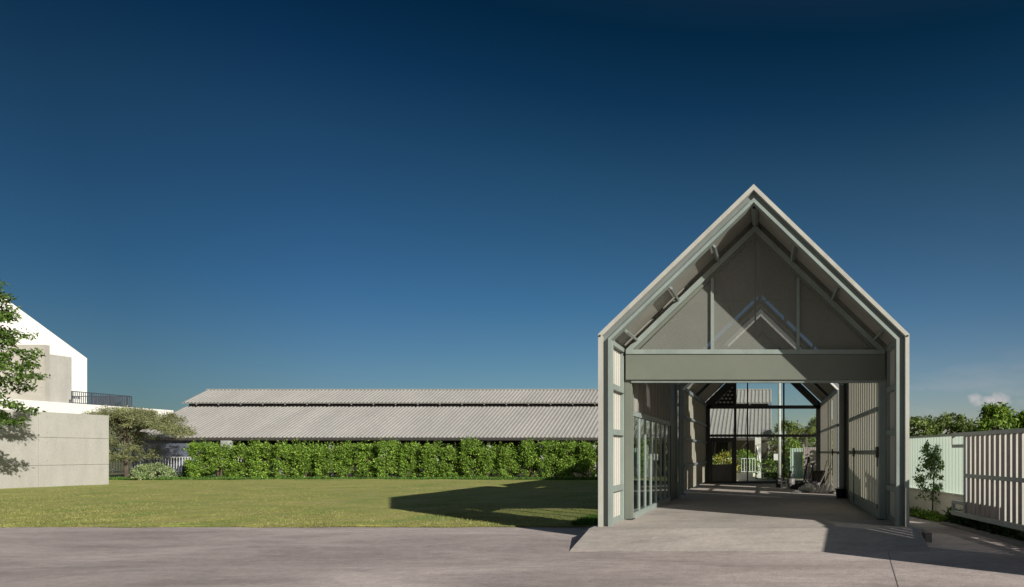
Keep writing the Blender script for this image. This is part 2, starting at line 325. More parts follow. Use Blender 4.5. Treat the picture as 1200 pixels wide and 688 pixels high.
def clumps(n_cl, n_leaf, fn, cr, r, flat=.6):
    """n_cl clump centres from fn(), n_leaf each"""
    C = np.array([fn() for _ in range(n_cl)]); k = n_leaf
    d = r.normal(size=(n_cl, k, 3)); d /= np.linalg.norm(d, axis=2)[:, :, None]
    rad = (cr * (.6 + .8 * r.random(n_cl)))[:, None, None] * (r.random((n_cl, k, 1)) ** .5)
    P = C[:, None] + d * rad * np.array([1, 1, flat]); return P.reshape(-1, 3), C

# ------------------------------------------------------------------ setting: ground, road, lawn, slab, ramp
def sheet(name, pts, z, material):
    me = bpy.data.meshes.new(name); me.from_pydata([(x, y, z) for x, y in pts], [], [tuple(range(len(pts)))]); me.update()
    return setp(link(name, me, material), kind='structure')
sheet('ground', [(-700, -300), (700, -300), (700, 1500), (-700, 1500)], -.012, GROUND)
sheet('road', [(-90, -25), (40, -25), (40, 16.86), (8, 16.86), (8, 21.5), (3.21, 21.5), (3.21, 16.86), (-90, 16.86)], 0, ROAD)
sheet('rear_path', [(-3.9, 36.3), (9, 36.3), (9, 44), (3, 47), (-6, 46.2), (-6, 40)], 0.012, SLAB)

def lawn():
    nx, ny = 170, 90; X0, X1, Y0, Y1 = -75, -3.86, 16.84, 49.4
    v = []
    for j in range(ny + 1):
        t = j / ny; y = Y0 + (Y1 - Y0) * t ** 1.6
        for i in range(nx + 1):
            x = X0 + (X1 - X0) * i / nx
            yy = y + (.05 * math.sin(x * 1.7) + .03 * math.sin(x * 5.3 + 1) if j == 0 else 0)
            z = .012 if j == 0 else .035 + .03 * math.sin(x * .21 + 1) * math.sin(y * .17) + .012 * math.sin(x * 1.1 + y * .7) + .008 * math.sin(x * 2.9 - y * 1.9)
            v.append((x, yy, z))
    f = [(j * (nx + 1) + i, j * (nx + 1) + i + 1, (j + 1) * (nx + 1) + i + 1, (j + 1) * (nx + 1) + i) for j in range(ny) for i in range(nx)]
    me = bpy.data.meshes.new('lawn'); me.from_pydata(v, [], f); me.update(); me.polygons.foreach_set('use_smooth', [True] * len(f))
    setp(link('lawn', me, LAWN), kind='structure')
lawn()
def grass():
    r = np.random.default_rng(3); n = 150000
    y = 16.86 / (1 - r.random(n) * .60); x = -3.9 - r.random(n) * (y * 1.13 - 3.9)
    keep = (x > -37.7) | (y < 33); x = x[keep]; y = y[keep]
    dens = np.sin(x * 1.3 + np.sin(y * .9) * 2) * np.sin(y * 1.1 + np.sin(x * .6) * 2); k2 = r.random(len(x)) < .55 + .45 * dens; x = x[k2]; y = y[k2]
    P = np.stack([x, y, np.full(len(x), .03)], 1)
    # fringe along the road edge and against the slab
    m = 22000; xf = -3.9 - r.random(m) * 22; yf = 16.80 + .10 * r.random(m) + .05 * np.sin(xf * 1.7) + .04 * np.sin(xf * 4.1 + np.sin(xf)); F = np.stack([xf, yf, np.full(m, .0)], 1)
    me = leaves_mesh('grass_blades', np.concatenate([P, F]), .042, .28, 0, r, up=1.6)
    setp(link('lawn_grass', me, GRASSL), 'short dry yellow green grass covering the lawn', 'grass', kind='stuff')
    m = 5200; xt = -3.9 - r.random(m) ** 1.6 * 1.0; yt = 16.9 + r.random(m) * 1.7; T = np.stack([xt, yt, np.zeros(m) + .02], 1)
    t2 = 5000; xs = -60 + r.random(t2) * 23 ; 
    me = leaves_mesh('tuft', T, .15, .12, 0, r, up=1.8)
    setp(link('tall_grass', me, GRASSG), 'taller bright green grass tuft beside the shed slab', 'grass', kind='stuff')
grass()

ZF = .25
mb = MB().box(-3.80, 3.20, 14.3, 36.2, -.05, ZF); setp(mb.build('floor_slab', SLAB, bevel=.01), kind='structure')
# ramp down to the road, splayed
mb = MB(); mb.v = [(-3.78, 14.297, ZF - .002), (3.12, 14.297, ZF - .002), (3.0, 12.75, .006), (-3.74, 12.75, .006), (-3.78, 14.297, -.03), (3.12, 14.297, -.03), (3.0, 12.75, -.03), (-3.74, 12.75, -.03)]
mb.f = [(0, 3, 2, 1), (4, 5, 6, 7), (3, 7, 6, 2), (0, 4, 7, 3), (1, 2, 6, 5), (0, 1, 5, 4)]
setp(mb.build('ramp', SLAB), kind='structure')
mb = MB().box(3.203, 3.33, 14.0, 36.2, -.02, .19); setp(mb.build('kerb', EDGE, bevel=.01), kind='structure')
mb = MB().box(-4.35, -3.805, 15.7, 16.95, -.02, .05); setp(mb.build('paving_strip', SLAB, bevel=.01), kind='structure')
# saw-cut joints in the concrete
def joint(p, q, wd=.012):
    p = Vector(p); q = Vector(q); a = (q - p).normalized().cross(Vector((0, 0, 1))) * wd / 2; b = len(jb.v)
    jb.v += [tuple(p - a), tuple(q - a), tuple(q + a), tuple(p + a)]; jb.f.append((b, b + 1, b + 2, b + 3))
jb = MB()
joint((-3.2, 12.738, .006), (3.05, 12.738, .006), .008)
joint((2.2, 12.7, .004), (1.2, 5, .004), .012)
joint((3.3, 12.6, .004), (9, 12.4, .004), .01); joint((-20, 2.0, .004), (9, 2.0, .004))
joint((-3.7, 16.4, ZF + .004), (2.6, 16.4, ZF + .004), .01); joint((-3.2, 22.6, ZF + .004), (2.6, 22.6, ZF + .004), .01)
setp(jb.build('pavement_joints', EDGE), kind='structure')

# ------------------------------------------------------------------ THE SHED
XC = -.34
shed = thing('gabled_shed', 'tall open fronted steel shed with steep gabled roof and glazed side wall', 'shed', (XC, 14.7, ZF))
XL0, XR0 = -3.685, 3.00          # outer frame
ZE, ZR = 4.39, 7.61              # outer eave corner / ridge
xm = (XL0 + XR0) / 2; sl = (ZR - ZE) / ((XR0 - XL0) / 2); th = math.atan(sl)
def outline(d):                  # outline inset by d (perpendicular)
    x0 = XL0 + d; x1 = XR0 - d; dz = d / math.cos(th); zr = ZR - dz
    ze = zr - sl * (xm - x0); return [(x0, ZF), (x0, ze), (xm, zr), (x1, ze), (x1, ZF)]
def band(mb, d0, d1, y0, y1, over0=0):
    A = outline(d0); B = outline(d1)
    for i in range(4):
        a, b, c, d = A[i], A[i + 1], B[i + 1], B[i]
        mb.quadbox([(a[0], y0, a[1]), (d[0], y0, d[1]), (d[0], y1, d[1]), (a[0], y1, a[1]), (b[0], y0, b[1]), (c[0], y0, c[1]), (c[0], y1, c[1]), (b[0], y1, b[1])])
    return mb
band(MB(), 0, .085, 14.66, 14.86).build('verge_trim', TRIM, shed)
mb = MB(); band(mb, .088, .205, 14.80, 14.92); mb.build('front_frame', mat('shaded_web_steel', (.165, .195, .19), .5, c2=(.14, .165, .16), scale=1.6, stretch=(2, 2, .5)), shed)  # steel darkened to paint in the shade of the recessed web
band(MB(), .208, .275, 14.68, 14.9).build('frame_flange', STEEL, shed)
# bolts at eave corners
for x in (XL0 + .04, XR0 - .04): MB().tube([(x, 14.64, ZE - .04), (x, 14.665, ZE - .04)], .022, 8).build('bolt', DARKSTEEL, shed)

YG_ = 16.2
def roof(y0, y1, name='roof'):
    for s in (-1, 1):
        mb = MB(); A = outline(.0); B = outline(.16)
        o = A[1] if s < 0 else A[3]; i_ = B[1] if s < 0 else B[3]; r0 = A[2]; r1 = B[2]
        # outer flat skin thickness
        mb.quadbox([(o[0], y0, o[1]), (r0[0], y0, r0[1] - .001), (r0[0], y1, r0[1] - .001), (o[0], y1, o[1])] + [(o[0] , y0, o[1] - .05), (r0[0], y0, r0[1] - .06), (r0[0], y1, r0[1] - .06), (o[0], y1, o[1] - .05)])
        # corrugated lining, ribs down the slope
        C = outline(.12); e = C[1] if s < 0 else C[3]; rr = C[2]
        v = Vector((rr[0] - e[0], 0, rr[1] - e[1])); ln = v.length; nrm = Vector((s * math.sin(th), 0, math.cos(th)))
        mb.corr((e[0], y0, e[1]), (0, 1, 0), y1 - y0, v, ln, nrm, pitch=.19, amp=.028)
        mb.build(name, ROOFIN, shed)
roof(14.93, 24.0); roof(25.8, 36.0)
for s in (-1, 1):
    A = outline(.165); B = outline(.18); e, r_ = (A[1], A[2]) if s < 0 else (A[3], A[2]); e2, r2 = (B[1], B[2]) if s < 0 else (B[3], B[2])
    MB().quadbox([(e[0], 14.94, e[1]), (r_[0], 14.94, r_[1]), (r_[0], YG_ - .13, r_[1]), (e[0], YG_ - .13, e[1]), (e2[0], 14.94, e2[1]), (r2[0], 14.94, r2[1]), (r2[0], YG_ - .13, r2[1]), (e2[0], YG_ - .13, e2[1])]).build('soffit', ROOFIN, shed)

def purlins(y0, y1):
    D = outline(.185)
    for s in (-1, 1):
        e = D[1] if s < 0 else D[3]; r = D[2]
        for t in (.09, .40, .70, .975):
            x = e[0] + (r[0] - e[0]) * t; z = e[1] + (r[1] - e[1]) * t
            nn = Vector((-s * math.sin(th), 0, -math.cos(th)))
            c = Vector((x, 0, z)) + nn * .085
            MB().bar((c.x, y0, c.z), (c.x, y1, c.z), .045, .13, up=nn).build('purlin', STEEL, shed)
purlins(14.93, 16.12); purlins(16.3, 24.0)

# portal frames (rafters + posts)
def portal(y, mtl, d0=.24, d1=.42, dep=.16, posts=True):
    mb = MB(); A = outline(d0); B = outline(d1)
    for i in (range(4) if posts else (1, 2)):
        a, b, c, d = A[i], A[i + 1], B[i + 1], B[i]
        mb.quadbox([(a[0], y, a[1]), (d[0], y, d[1]), (d[0], y + dep, d[1]), (a[0], y + dep, a[1]), (b[0], y, b[1]), (c[0], y, c[1]), (c[0], y + dep, c[1]), (b[0], y + dep, b[1])])
    mb.build('portal_frame', mtl, shed)
    if posts:
        for a, s in ((A[0], 1), (A[4], -1)): MB().box(min(a[0], a[0] + s * .24), max(a[0], a[0] + s * .24), y - .04, y + dep + .04, ZF - .002, ZF + .018).build('base_plate', DARKSTEEL, shed)
# entry bay: cheek walls between the front frame and the gate portal
for s, x in ((-1, XL0 + .16), (1, XR0 - .16)):
    n = (-s, 0, 0)
    MB().corr((x + s * .02, 14.93, ZF + .12), (0, 1, 0), 1.2, (0, 0, 1), 3.86, n, pitch=.2, amp=.02).build('cheek_panel', CREAM, shed)
    MB().box(min(x, x - s * -.02) - .03, max(x, x - s * -.02) + .03, 14.93, 16.15, ZF, ZF + .12).build('cheek_plinth', STEEL, shed)
    for z in (.78, 2.05, 3.05, 4.02):
        xx = x - s * .045; MB().box(xx - .045, xx + .045, 14.93, 16.13, ZF + z - .06, ZF + z + .06).build('cheek_rail', STEEL, shed)
# gate portal
YG = 16.2
gx0, gx1 = -3.28, 2.60
for s, x in ((-1, gx0), (1, gx1)):
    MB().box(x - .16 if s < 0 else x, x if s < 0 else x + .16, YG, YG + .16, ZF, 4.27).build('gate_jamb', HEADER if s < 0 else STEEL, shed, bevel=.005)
    a = x - .17 if s < 0 else x + .17
    MB().box(min(a, a + s * .12), max(a, a + s * .12), YG - .06, YG + .12, ZF, 4.4).build('side_post', STEEL, shed, bevel=.005)
    MB().box(min(x - s * -.1, x - s * .04) , max(x - s * -.1, x - s * .04), YG - .1, YG + .22, ZF, ZF + .02).build('base_plate', DARKSTEEL, shed)
MB().box(gx0 - .12, gx1 + .12, YG - .10, YG + .20, 3.56, 4.16).build('header_beam', HEADER, shed, bevel=.008)
MB().box(gx0 - .11, gx1 + .11, YG - .13, YG + .2, 4.163, 4.27).build('header_flange', STEEL, shed, bevel=.004)
MB().box(gx0, gx1, YG - .04, YG + .1, 3.50, 3.556).build('header_track', STEEL, shed)
# rafters at the gate plane
def raf(d0, d1, y0, y1, name, m):
    A = outline(d0); B = outline(d1)
    for i in (1, 2):
        a, b, c, d = A[i], A[i + 1], B[i + 1], B[i]
        MB().quadbox([(a[0], y0, a[1]), (d[0], y0, d[1]), (d[0], y1, d[1]), (a[0], y1, a[1]), (b[0], y0, b[1]), (c[0], y0, c[1]), (c[0], y1, c[1]), (b[0], y1, b[1])]).build(name, m, shed)
raf(.29, .40, YG - .12, YG + .12, 'gable_rafter', STEEL)
raf(.403, .47, YG - .03, YG + .06, 'gable_edge_trim', HEADER)
# gable screen of fine mesh in three bays
I = outline(.47); zr = I[2][1]; zb = 4.272
def ztop(x): return zr - sl * abs(x - xm)
xs = [xm - (zr - zb) / sl, -1.36, .67, xm + (zr - zb) / sl]
for i in range(3):
    a, b = xs[i], xs[i + 1]
    pts = [(a + .03, zb)] + [(b - .03, zb)]
    if ztop(b) > zb + .05: pts.append((b - .03, ztop(b - .03)))
    if a < xm < b: pts.append((xm, zr))
    if ztop(a) > zb + .05: pts.append((a + .03, ztop(a + .03)))
    MB().prism(pts, YG + .02, YG + .026).build('gable_screen', SCREEN, shed)
for x in (-1.36, .67): MB().box(x - .035, x + .035, YG - .05, YG + .09, 4.272, ztop(x)).build('gable_mullion', STEEL, shed)
MB().box(xm - .02, xm + .02, YG + .03, YG + .10, 4.272, ztop(xm)).build('gable_mullion', DARKSTEEL, shed)
for a_, b_ in ((-2.3, -1.40), (-1.32, .63), (.71, 1.6)): MB().box(a_, b_, YG + .03, YG + .05, 5.44, 5.46).build('gable_seam', STEEL, shed)

# front volume: left glass wall
gy0, gy1 = 16.42, 22.4; n = 7; st = (gy1 - gy0) / n; XG = -3.31
zg = 2.72
mb = MB(); mb.box(XG - .05, XG + .05, gy0 - .03, gy1 + .03, ZF, ZF + .14); mb.build('window_sill', STEEL, shed)
MB().box(XG - .06, XG + .055, gy0, gy1, zg, zg + .12).build('window_head', STEEL, shed)
for i in range(n + 1):
    y = gy0 + i * st; MB().box(XG - .03, XG + .03, y - .03, y + .03, ZF + .14, zg).build('window_mullion', STEEL, shed)
for i in range(n):
    y = gy0 + i * st
    MB().box(XG - .006, XG + .006, y + .031, y + st - .031, ZF + .14, zg).build('window_pane', GLASS, shed)
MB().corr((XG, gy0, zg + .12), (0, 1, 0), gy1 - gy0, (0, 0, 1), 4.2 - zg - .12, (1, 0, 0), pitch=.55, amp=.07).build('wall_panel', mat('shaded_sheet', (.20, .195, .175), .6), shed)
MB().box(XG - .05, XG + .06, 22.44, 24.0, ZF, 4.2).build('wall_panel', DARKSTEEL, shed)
# front volume: right corrugated wall
XRW = 2.66
MB().corr((XRW, 16.362, ZF + .3), (0, 1, 0), 5.96, (0, 0, 1), 4.2 - ZF - .3, (-1, 0, 0), pitch=.42, amp=.07).build('wall_panel', SHEETIN, shed)
MB().box(XRW - .03, XRW + .05, 16.362, 22.4, ZF, ZF + .30).build('wall_plinth', STEEL, shed)
for z in (ZF + .29, 1.85, 2.89):
    MB().box(XRW - .10, XRW - .033, gy0, 22.3, z - .05, z + .05).build('wall_rail', STEEL, shed)
def bolt(y, x, z0, z1):
    o = MB().box(x - .05, x, y - .09, y + .09, 1.72, 1.98).build('door_latch', mat('brown_latch', (.05, .035, .025), .5), shed, bevel=.01)
    MB().tube([(x - .02, y, z0), (x - .02, y, 1.72)], .014).build('latch_rod', DARKSTEEL, o)
bolt(20.6, XRW - .105, .35, 0); bolt(16.36, gx1 - .005, 1.5, 0)
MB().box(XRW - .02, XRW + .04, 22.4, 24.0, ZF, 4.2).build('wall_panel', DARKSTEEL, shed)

# middle portals round the open slot
portal(23.95, BLUESTEEL, .24, .44, .18); portal(25.75, BLUESTEEL, .26, .44, .18)
MB().box(2.43, 2.58, 23.88, 23.94, ZF, 4.2).build('post_flange', TRIM, shed)  # flange paler than its post, the light reaching it is in the paint
MB().box(-3.20, -3.11, 23.88, 23.94, ZF, 4.2).build('post_flange', STEEL, shed)
for z in (1.85, 2.89): MB().box(XRW - .06, XRW, 24.14, 25.74, z - .04, z + .04).build('slot_rail', STEEL, shed)

for y_ in (23.9, 25.68):  # white bands put the sunlight on the slot rafters into their colour
    A = outline(.39); B = outline(.46)
    for i in (1, 2):
        a, b, c, d = A[i], A[i + 1], B[i + 1], B[i]
        MB().quadbox([(a[0], y_, a[1]), (d[0], y_, d[1]), (d[0], y_ + .04, d[1]), (a[0], y_ + .04, a[1]), (b[0], y_, b[1]), (c[0], y_, c[1]), (c[0], y_ + .04, c[1]), (b[0], y_ + .04, b[1])]).build('sunlit_rafter_band', WHITEP, shed)
# rear volume
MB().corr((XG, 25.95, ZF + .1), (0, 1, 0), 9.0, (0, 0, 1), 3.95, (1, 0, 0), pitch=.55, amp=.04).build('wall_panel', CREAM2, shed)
for z in (1.35, 2.35, 3.2): MB().box(XG + .02, XG + .10, 25.95, 34.95, z - .045, z + .045).build('wall_rail', BLUESTEEL, shed)
for a, b in ((25.95, 28.4), (29.3, 34.95)):
    MB().corr((XRW, a, ZF + .1), (0, 1, 0), b - a, (0, 0, 1), 3.95, (-1, 0, 0), pitch=.45, amp=.05).build('wall_panel', SHEETIN, shed)
for z in (1.35 + .5, 2.89): MB().box(XRW - .10, XRW - .023, 25.95, 34.95, z - .045, z + .045).build('wall_rail', STEEL, shed)
bolt(27.6, XRW - .105, .9, 0)
for y in (30.4,): portal(y, DARKSTEEL, .24, .36, .12)
# eave beams
for x in (XG + .02, XRW - .02):
    for a, b in ((16.4, 23.94), (25.94, 34.9)): MB().box(x - .07, x + .07, a, b, 4.2, 4.34).build('eave_beam', BLUESTEEL, shed)

# rear glazed wall
YB = 35.0
portal(YB, DARKSTEEL, .26, .62, .14)
def rb(x0, x1, z0, z1, nm='rear_mullion', y0=YB, y1=YB + .1): return MB().box(x0, x1, y0, y1, z0, z1).build(nm, DARKSTEEL, shed)
px = lambda x: (x - 902) / 800 * YB
pz = lambda y: EYE + (530 - y) / 800 * YB
rb(px(829), px(962), pz(479), pz(475), 'rear_transom'); rb(px(829), px(962), pz(512), pz(509), 'rear_transom', YB + .01, YB + .09); rb(px(829), px(962), ZF, ZF + .12, 'rear_sill', YB + .01, YB + .09)
zt = lambda x: outline(.5)[2][1] - sl * abs(x - xm)
for xp, wd in ((861.5, .13), (876, .07), (918.5, .09)): x = px(xp); rb(x - wd / 2, x + wd / 2, ZF + .01, zt(x), 'rear_mullion', YB - .01, YB + .11)
xe = [px(831), px(861.5), px(876), px(918.5), px(961)]
for i in range(4):
    for z0, z1 in ((ZF + .12, pz(512)), (pz(509), pz(479))):
        if i == 0 and z0 < 1: z0 = ZF + 1.0
        MB().box(xe[i] + .07, xe[i + 1] - .07, YB + .045, YB + .055, z0, z1).build('rear_pane', GLASSB, shed)
# upper gable panes
for i in range(1, 4):
    a, b = xe[i] + .07, xe[i + 1] - .07; pts = [(a, pz(475)), (b, pz(475)), (b, max(zt(b), pz(475) + .01))]
    if a < xm < b: pts.append((xm, zt(xm)))
    pts.append((a, zt(a))); MB().prism(pts, YB + .045, YB + .055).build('rear_pane', GLASSB, shed)
# rear door in the left bay
d = MB().box(xe[0] + .07, xe[1] - .07, YB + .0, YB + .06, ZF + .12, ZF + .98).build('rear_door', mat('door_panel_grey', (.11, .11, .11), .5), shed)
for x0 in (xe[0] + .05, xe[1] - .17): MB().box(x0, x0 + .12, YB - .03, YB + .08, ZF + .1, pz(513)).build('door_frame', DARKSTEEL, d)
MB().box(xe[0] + .05, xe[1] - .05, YB - .02, YB + .08, pz(518), pz(513)).build('door_frame', DARKSTEEL, d)
# pierced lattice panel in the gable's left corner
mb = MB(); a, b = xe[0] + .4, xe[1] - .07
mb.bar((b - .95, YB + .165, pz(474) + .02), (b - .02, YB + .165, zt(b) - .15), .012, .012)
for j in range(5): mb.box(b - .95 + j * .17, b - .02, YB + .161, YB + .168, pz(474) + .115 + j * .19, pz(474) + .125 + j * .19)
for i in range(5):
    for j in range(5):
        x = b - .1 - i * .2 - (j % 2) * .1; z = pz(474) + .12 + j * .19
        if z < zt(x) - .12: mb.tube([(x, YB + .14, z), (x, YB + .16, z)], .062, 6)
mb.build('gable_lattice', WHITEP, shed)
pts = [(a - .3, pz(475)), (b, pz(475)), (b, zt(b)), (a - .3, max(zt(a - .3), pz(475) + .01))]
MB().prism(pts, YB + .17, YB + .19).build('gable_panel', BDARK, shed)

# ------------------------------------------------------------------ things stored in the shed
def put(nm, label, cat, x, y, z=ZF, group=None): return thing(nm, label, cat, (x, y, z), group)
t = put('hose_bundle', 'bundle of white ribbed ducting lying on the floor by the right wall', 'ducting', 2.1, 26.9)
for k in range(8):
    cx = 1.82 + k * .085; hr = .33 - .012 * (k - 3) ** 2; P = []
    for i in range(13):
        a = math.pi * (i / 12); P.append((cx + .14 * math.sin(a) + .05 * (k % 2), 26.9 - .34 * math.cos(a) , ZF + .03 + hr * math.sin(a)))
    MB().tube(P, .028, 8).build('duct_hoop', WHITEP, t, smooth=True)
P = [(2.45, 26.75, ZF + .05), (2.62, 26.62, ZF + .07), (2.52, 26.4, ZF + .04), (2.3, 26.45, ZF + .04)]; MB().tube(P, .035).build('duct_tail', GREYP, t, smooth=True)
def lump(name, c, sx, sy, sz, material, parent, seed=0, n=14, m=8, rough=.18):
    r = random.Random(seed); mb = MB(); prof = []
    for j in range(m + 1):
        ph = math.pi / 2 * j / m
        for i in range(n):
            a = 2 * math.pi * i / n; k = 1 + r.uniform(-rough, rough)
            mb.v.append((c[0] + sx * math.cos(a) * math.cos(ph) * k, c[1] + sy * math.sin(a) * math.cos(ph) * k, c[2] + sz * math.sin(ph) * k))
    for j in range(m):
        for i in range(n): i2 = (i + 1) % n; mb.f.append((j * n + i, j * n + i2, (j + 1) * n + i2, (j + 1) * n + i))
    o = mb.build(name, material, parent); return o
t = put('crumpled_sheet', 'crumpled white plastic sheet on the floor left of the ducting', 'plastic sheet', 1.42, 27.2)
lump('sheet_heap', (1.5, 27.3, ZF), .3, .25, .3, WHITEP, t, 3, rough=.35); lump('sheet_fold', (1.25, 27.0, ZF), .35, .14, .1, GREYP, t, 4, rough=.3)
t = put('rubbish_heap', 'low dark heap of black bags below the tripod', 'rubbish heap', 1.55, 29.6)
for i, (x, y, s_, h) in enumerate(((1.25, 29.7, .35, .26), (1.6, 29.5, .42, .34), (1.95, 29.8, .38, .3), (1.45, 29.3, .3, .2))): lump('black_bag', (x, y, ZF), s_, s_ * .8, h, BLACK, t, i + 10, rough=.2)
t = put('tripod', 'black folding tripod standing behind the dark heap', 'tripod', 1.95, 31.0)
for a in (90, 210, 330): MB().bar((1.95 + .3 * math.cos(R(a)), 31 + .3 * math.sin(R(a)), ZF + .02), (1.95, 31, ZF + .85), .035, .035).build('leg', BLACK, t)
MB().tube([(1.95, 31, ZF + .8), (1.95, 31, ZF + 1.05)], .035).build('column', BLACK, t); MB().box(1.87, 2.03, 30.95, 31.05, ZF + 1.03, ZF + 1.1).build('head', BLACK, t)
t = put('floor_lamp_stand', 'slanting dark pole leaning beside the tripod', 'pole', 1.6, 31.2)
MB().tube([(1.5, 31.2, ZF + .02), (1.78, 31.3, ZF + 1.35)], .035).build('pole', BLACK, t); MB().tube([(1.76, 31.3, ZF + 1.1), (1.8, 31.3, ZF + 1.4)], .06).build('pole_grip', BLACK, t)
t = put('paint_drum', 'squat grey paint drum standing between stool and heap', 'drum', .95, 30.2)
MB().lathe((.95, 30.2, ZF), [(.16, 0), (.165, .02), (.165, .2), (.172, .21), (.165, .22), (.165, .42), (.15, .44)]).build('drum_body', GREYP, t, smooth=True)
MB().tube([(.79, 30.2, ZF + .35), (.83, 30.03, ZF + .27), (.95, 30.0, ZF + .22), (1.07, 30.03, ZF + .27), (1.11, 30.2, ZF + .35)], .008).build('handle', DARKSTEEL, t)
t = put('black_canister', 'black canister with a narrow neck standing on the paint drum', 'canister', .93, 30.2, ZF + .44)
MB().lathe((.93, 30.2, ZF + .442), [(.09, 0), (.10, .03), (.10, .2), (.05, .26), (.045, .32), (.03, .33)]).build('canister_body', BLACK, t, smooth=True)
t = put('plastic_stool', 'low white plastic stool standing on the floor by the black crate', 'stool', .62, 29.9)
MB().box(.48, .76, 29.76, 30.04, ZF + .30, ZF + .34).build('seat', WHITEP, t, bevel=.015)
for a, b in ((-1, -1), (-1, 1), (1, -1), (1, 1)): MB().bar((.62 + a * .13, 29.9 + b * .13, ZF), (.62 + a * .10, 29.9 + b * .10, ZF + .3), .035, .035).build('leg', WHITEP, t)
t = put('black_crate', 'open black crate by the rear glass left of the stool', 'crate', .42, 31.0)
for q in ((.28, .31, 30.8, 31.2, 0, .42), (.55, .58, 30.8, 31.2, 0, .42), (.311, .549, 30.8, 30.83, 0, .42), (.311, .549, 31.17, 31.2, 0, .42), (.311, .549, 30.831, 31.169, 0, .03)): pass
mb = MB()
for q in ((.28, .31, 30.8, 31.2, 0, .42), (.55, .58, 30.8, 31.2, 0, .42), (.311, .549, 30.8, 30.83, 0, .42), (.311, .549, 31.17, 31.2, 0, .42), (.311, .549, 30.831, 31.169, 0, .03)): mb.box(*q[:4], ZF + q[4], ZF + q[5])
mb.build('crate_shell', BLACK, t); MB().box(.36, .5, 30.785, 30.797, ZF + .3, ZF + .35).build('crate_grip', GREYP, t)
for i, (y, lean, h, m_, wd, lb) in enumerate(((27.6, .45, .95, WOOD, .16, 'wide brown plank leaning lowest against the right wall'), (28.0, .35, 1.15, WOOD, .12, 'brown plank leaning on the right wall, second from the ducting'), (29.0, .5, 1.0, GREYP, .14, 'grey board leaning on the right wall behind the brown planks'), (29.8, .4, 1.25, WOOD, .10, 'narrow brown plank leaning furthest back on the right wall'))):
    o = MB().bar((XRW - .14 - lean, y, ZF + .015), (XRW - .14, y + .1, ZF + h), wd, .03, up=(1, 0, .4)).build('plank', m_)
    setp(o, lb, 'plank', 'planks leaning on the right wall')
t = put('tool_chest', 'dark brown chest standing behind the leaning planks', 'chest', 2.3, 31.4)
MB().box(1.98, 2.52, 31.1, 31.7, ZF, ZF + .68).build('chest_body', BDARK, t, bevel=.02); MB().box(1.96, 2.54, 31.08, 31.72, ZF + .683, ZF + .76).build('chest_lid', BDARK, t, bevel=.02)
t = put('waste_bin', 'black plastic bin against the steel post on the right', 'bin', 2.45, 23.6)
MB().lathe((2.46, 23.75, ZF), [(.13, 0), (.14, .01), (.17, .30), (.185, .31), (.185, .335), (.16, .34), (.13, .03)]).build('bin_body', BLACK, t, smooth=True)
MB().tube([(2.30, 23.75, ZF + .3), (2.33, 23.6, ZF + .38), (2.46, 23.56, ZF + .4), (2.6, 23.6, ZF + .38)], .008).build('handle', DARKSTEEL, t)

# ------------------------------------------------------------------ long low building behind the hedge
bl = thing('long_building', 'long low building with two tiers of pale corrugated roof behind the hedge', 'building', (-23, 55, 0))
BX0, BX1 = -47.3, .15
def roofplane(name, y0, z0, y1, z1, x0=BX0, x1=BX1, t=.03):
    v = Vector((0, y1 - y0, z1 - z0)); ln = v.length; n = Vector((0, -(z1 - z0), (y1 - y0))).normalized()
    if y1 < y0: n = Vector((0, (z1 - z0), -(y1 - y0))).normalized()
    mb = MB(); mb.corr((x0, y0, z0), (1, 0, 0), x1 - x0, v, ln, n, pitch=.30, amp=.045)
    a = n * .02
    P = [(x0, y0, z0 - .02), (x1, y0, z0 - .02), (x1, y1, z1 - .02), (x0, y1, z1 - .02)]
    mb.quadbox([(p[0], p[1], p[2] - t) for p in P] + P)
    return mb.build(name, BROOF, bl)
roofplane('lower_roof', 50.0, 2.92, 55.2, 5.52); roofplane('upper_roof', 54.9, 5.83, 57.4, 7.09)
roofplane('lower_roof', 64.8, 2.92, 59.6, 5.52); roofplane('upper_roof', 59.9, 5.83, 57.4, 7.09)
MB().box(BX0, BX1, 57.28, 57.52, 7.10, 7.16).build('ridge_cap', BROOF, bl)
MB().box(BX0 + .3, BX1 - .3, 55.25, 59.55, 5.3, 5.95).build('clerestory_wall', BDARK, bl)
MB().box(BX0 + .3, BX1 - .3, 53.2, 62.5, 0, 3.9).build('wall', BDARK, bl)
MB().box(BX0, BX1, 49.93, 50.0, 2.72, 2.90).build('eave_gutter', mat('dark_gutter', (.06, .055, .05), .5), bl)
MB().prismx([(50.6, 0), (64.2, 0), (64.2, 3.0), (57.4, 6.6), (50.6, 3.0)], BX0 + .02, BX0 + .28).build('end_wall', BWALL, bl)
MB().prismx([(50.9, 2.9), (63.9, 2.9), (57.4, 6.5)], BX1 - .28, BX1 - .02).build('end_gable', BWALL, bl)
x = BX0 + 1.2
while x < BX1 - .3:
    MB().box(x - .035, x + .035, 54.86, 54.93, 5.64, 5.80).build('roof_bracket', GREYP, bl); x += 1.78
MB().box(BX0 + .4, -40.9, 50.3, 50.45, 0, 2.88).build('front_wall', BWALL, bl)
x = BX0 + 7
k = 0
while x < -4:
    MB().box(x - .11, x + .11, 50.5, 50.72, 0, 2.95).build('column', mat('pale_column', (.42, .43, .42), .6), bl); x += 3.9
MB().box(-39.9, -39.4, 49.6, 50.1, 0, 2.7).build('column', mat('pale_column', (.42, .43, .42), .6), bl)
for x in (-33.2, -24.9, -12.4): MB().box(x - .55, x + .55, 52.9, 53.19, 1.2, 2.5).build('window', mat('dim_window', (.25, .28, .30), .25), bl)
MB().box(-1.05, -.62, 48.9, 49.3, 0, 2.9).build('column', mat('white_pillar', (.66, .65, .62), .6), bl)
MB().bar((-.45, 48.4, .05), (-.95, 48.9, 2.3), .08, .08).build('prop', WHITEP, bl)

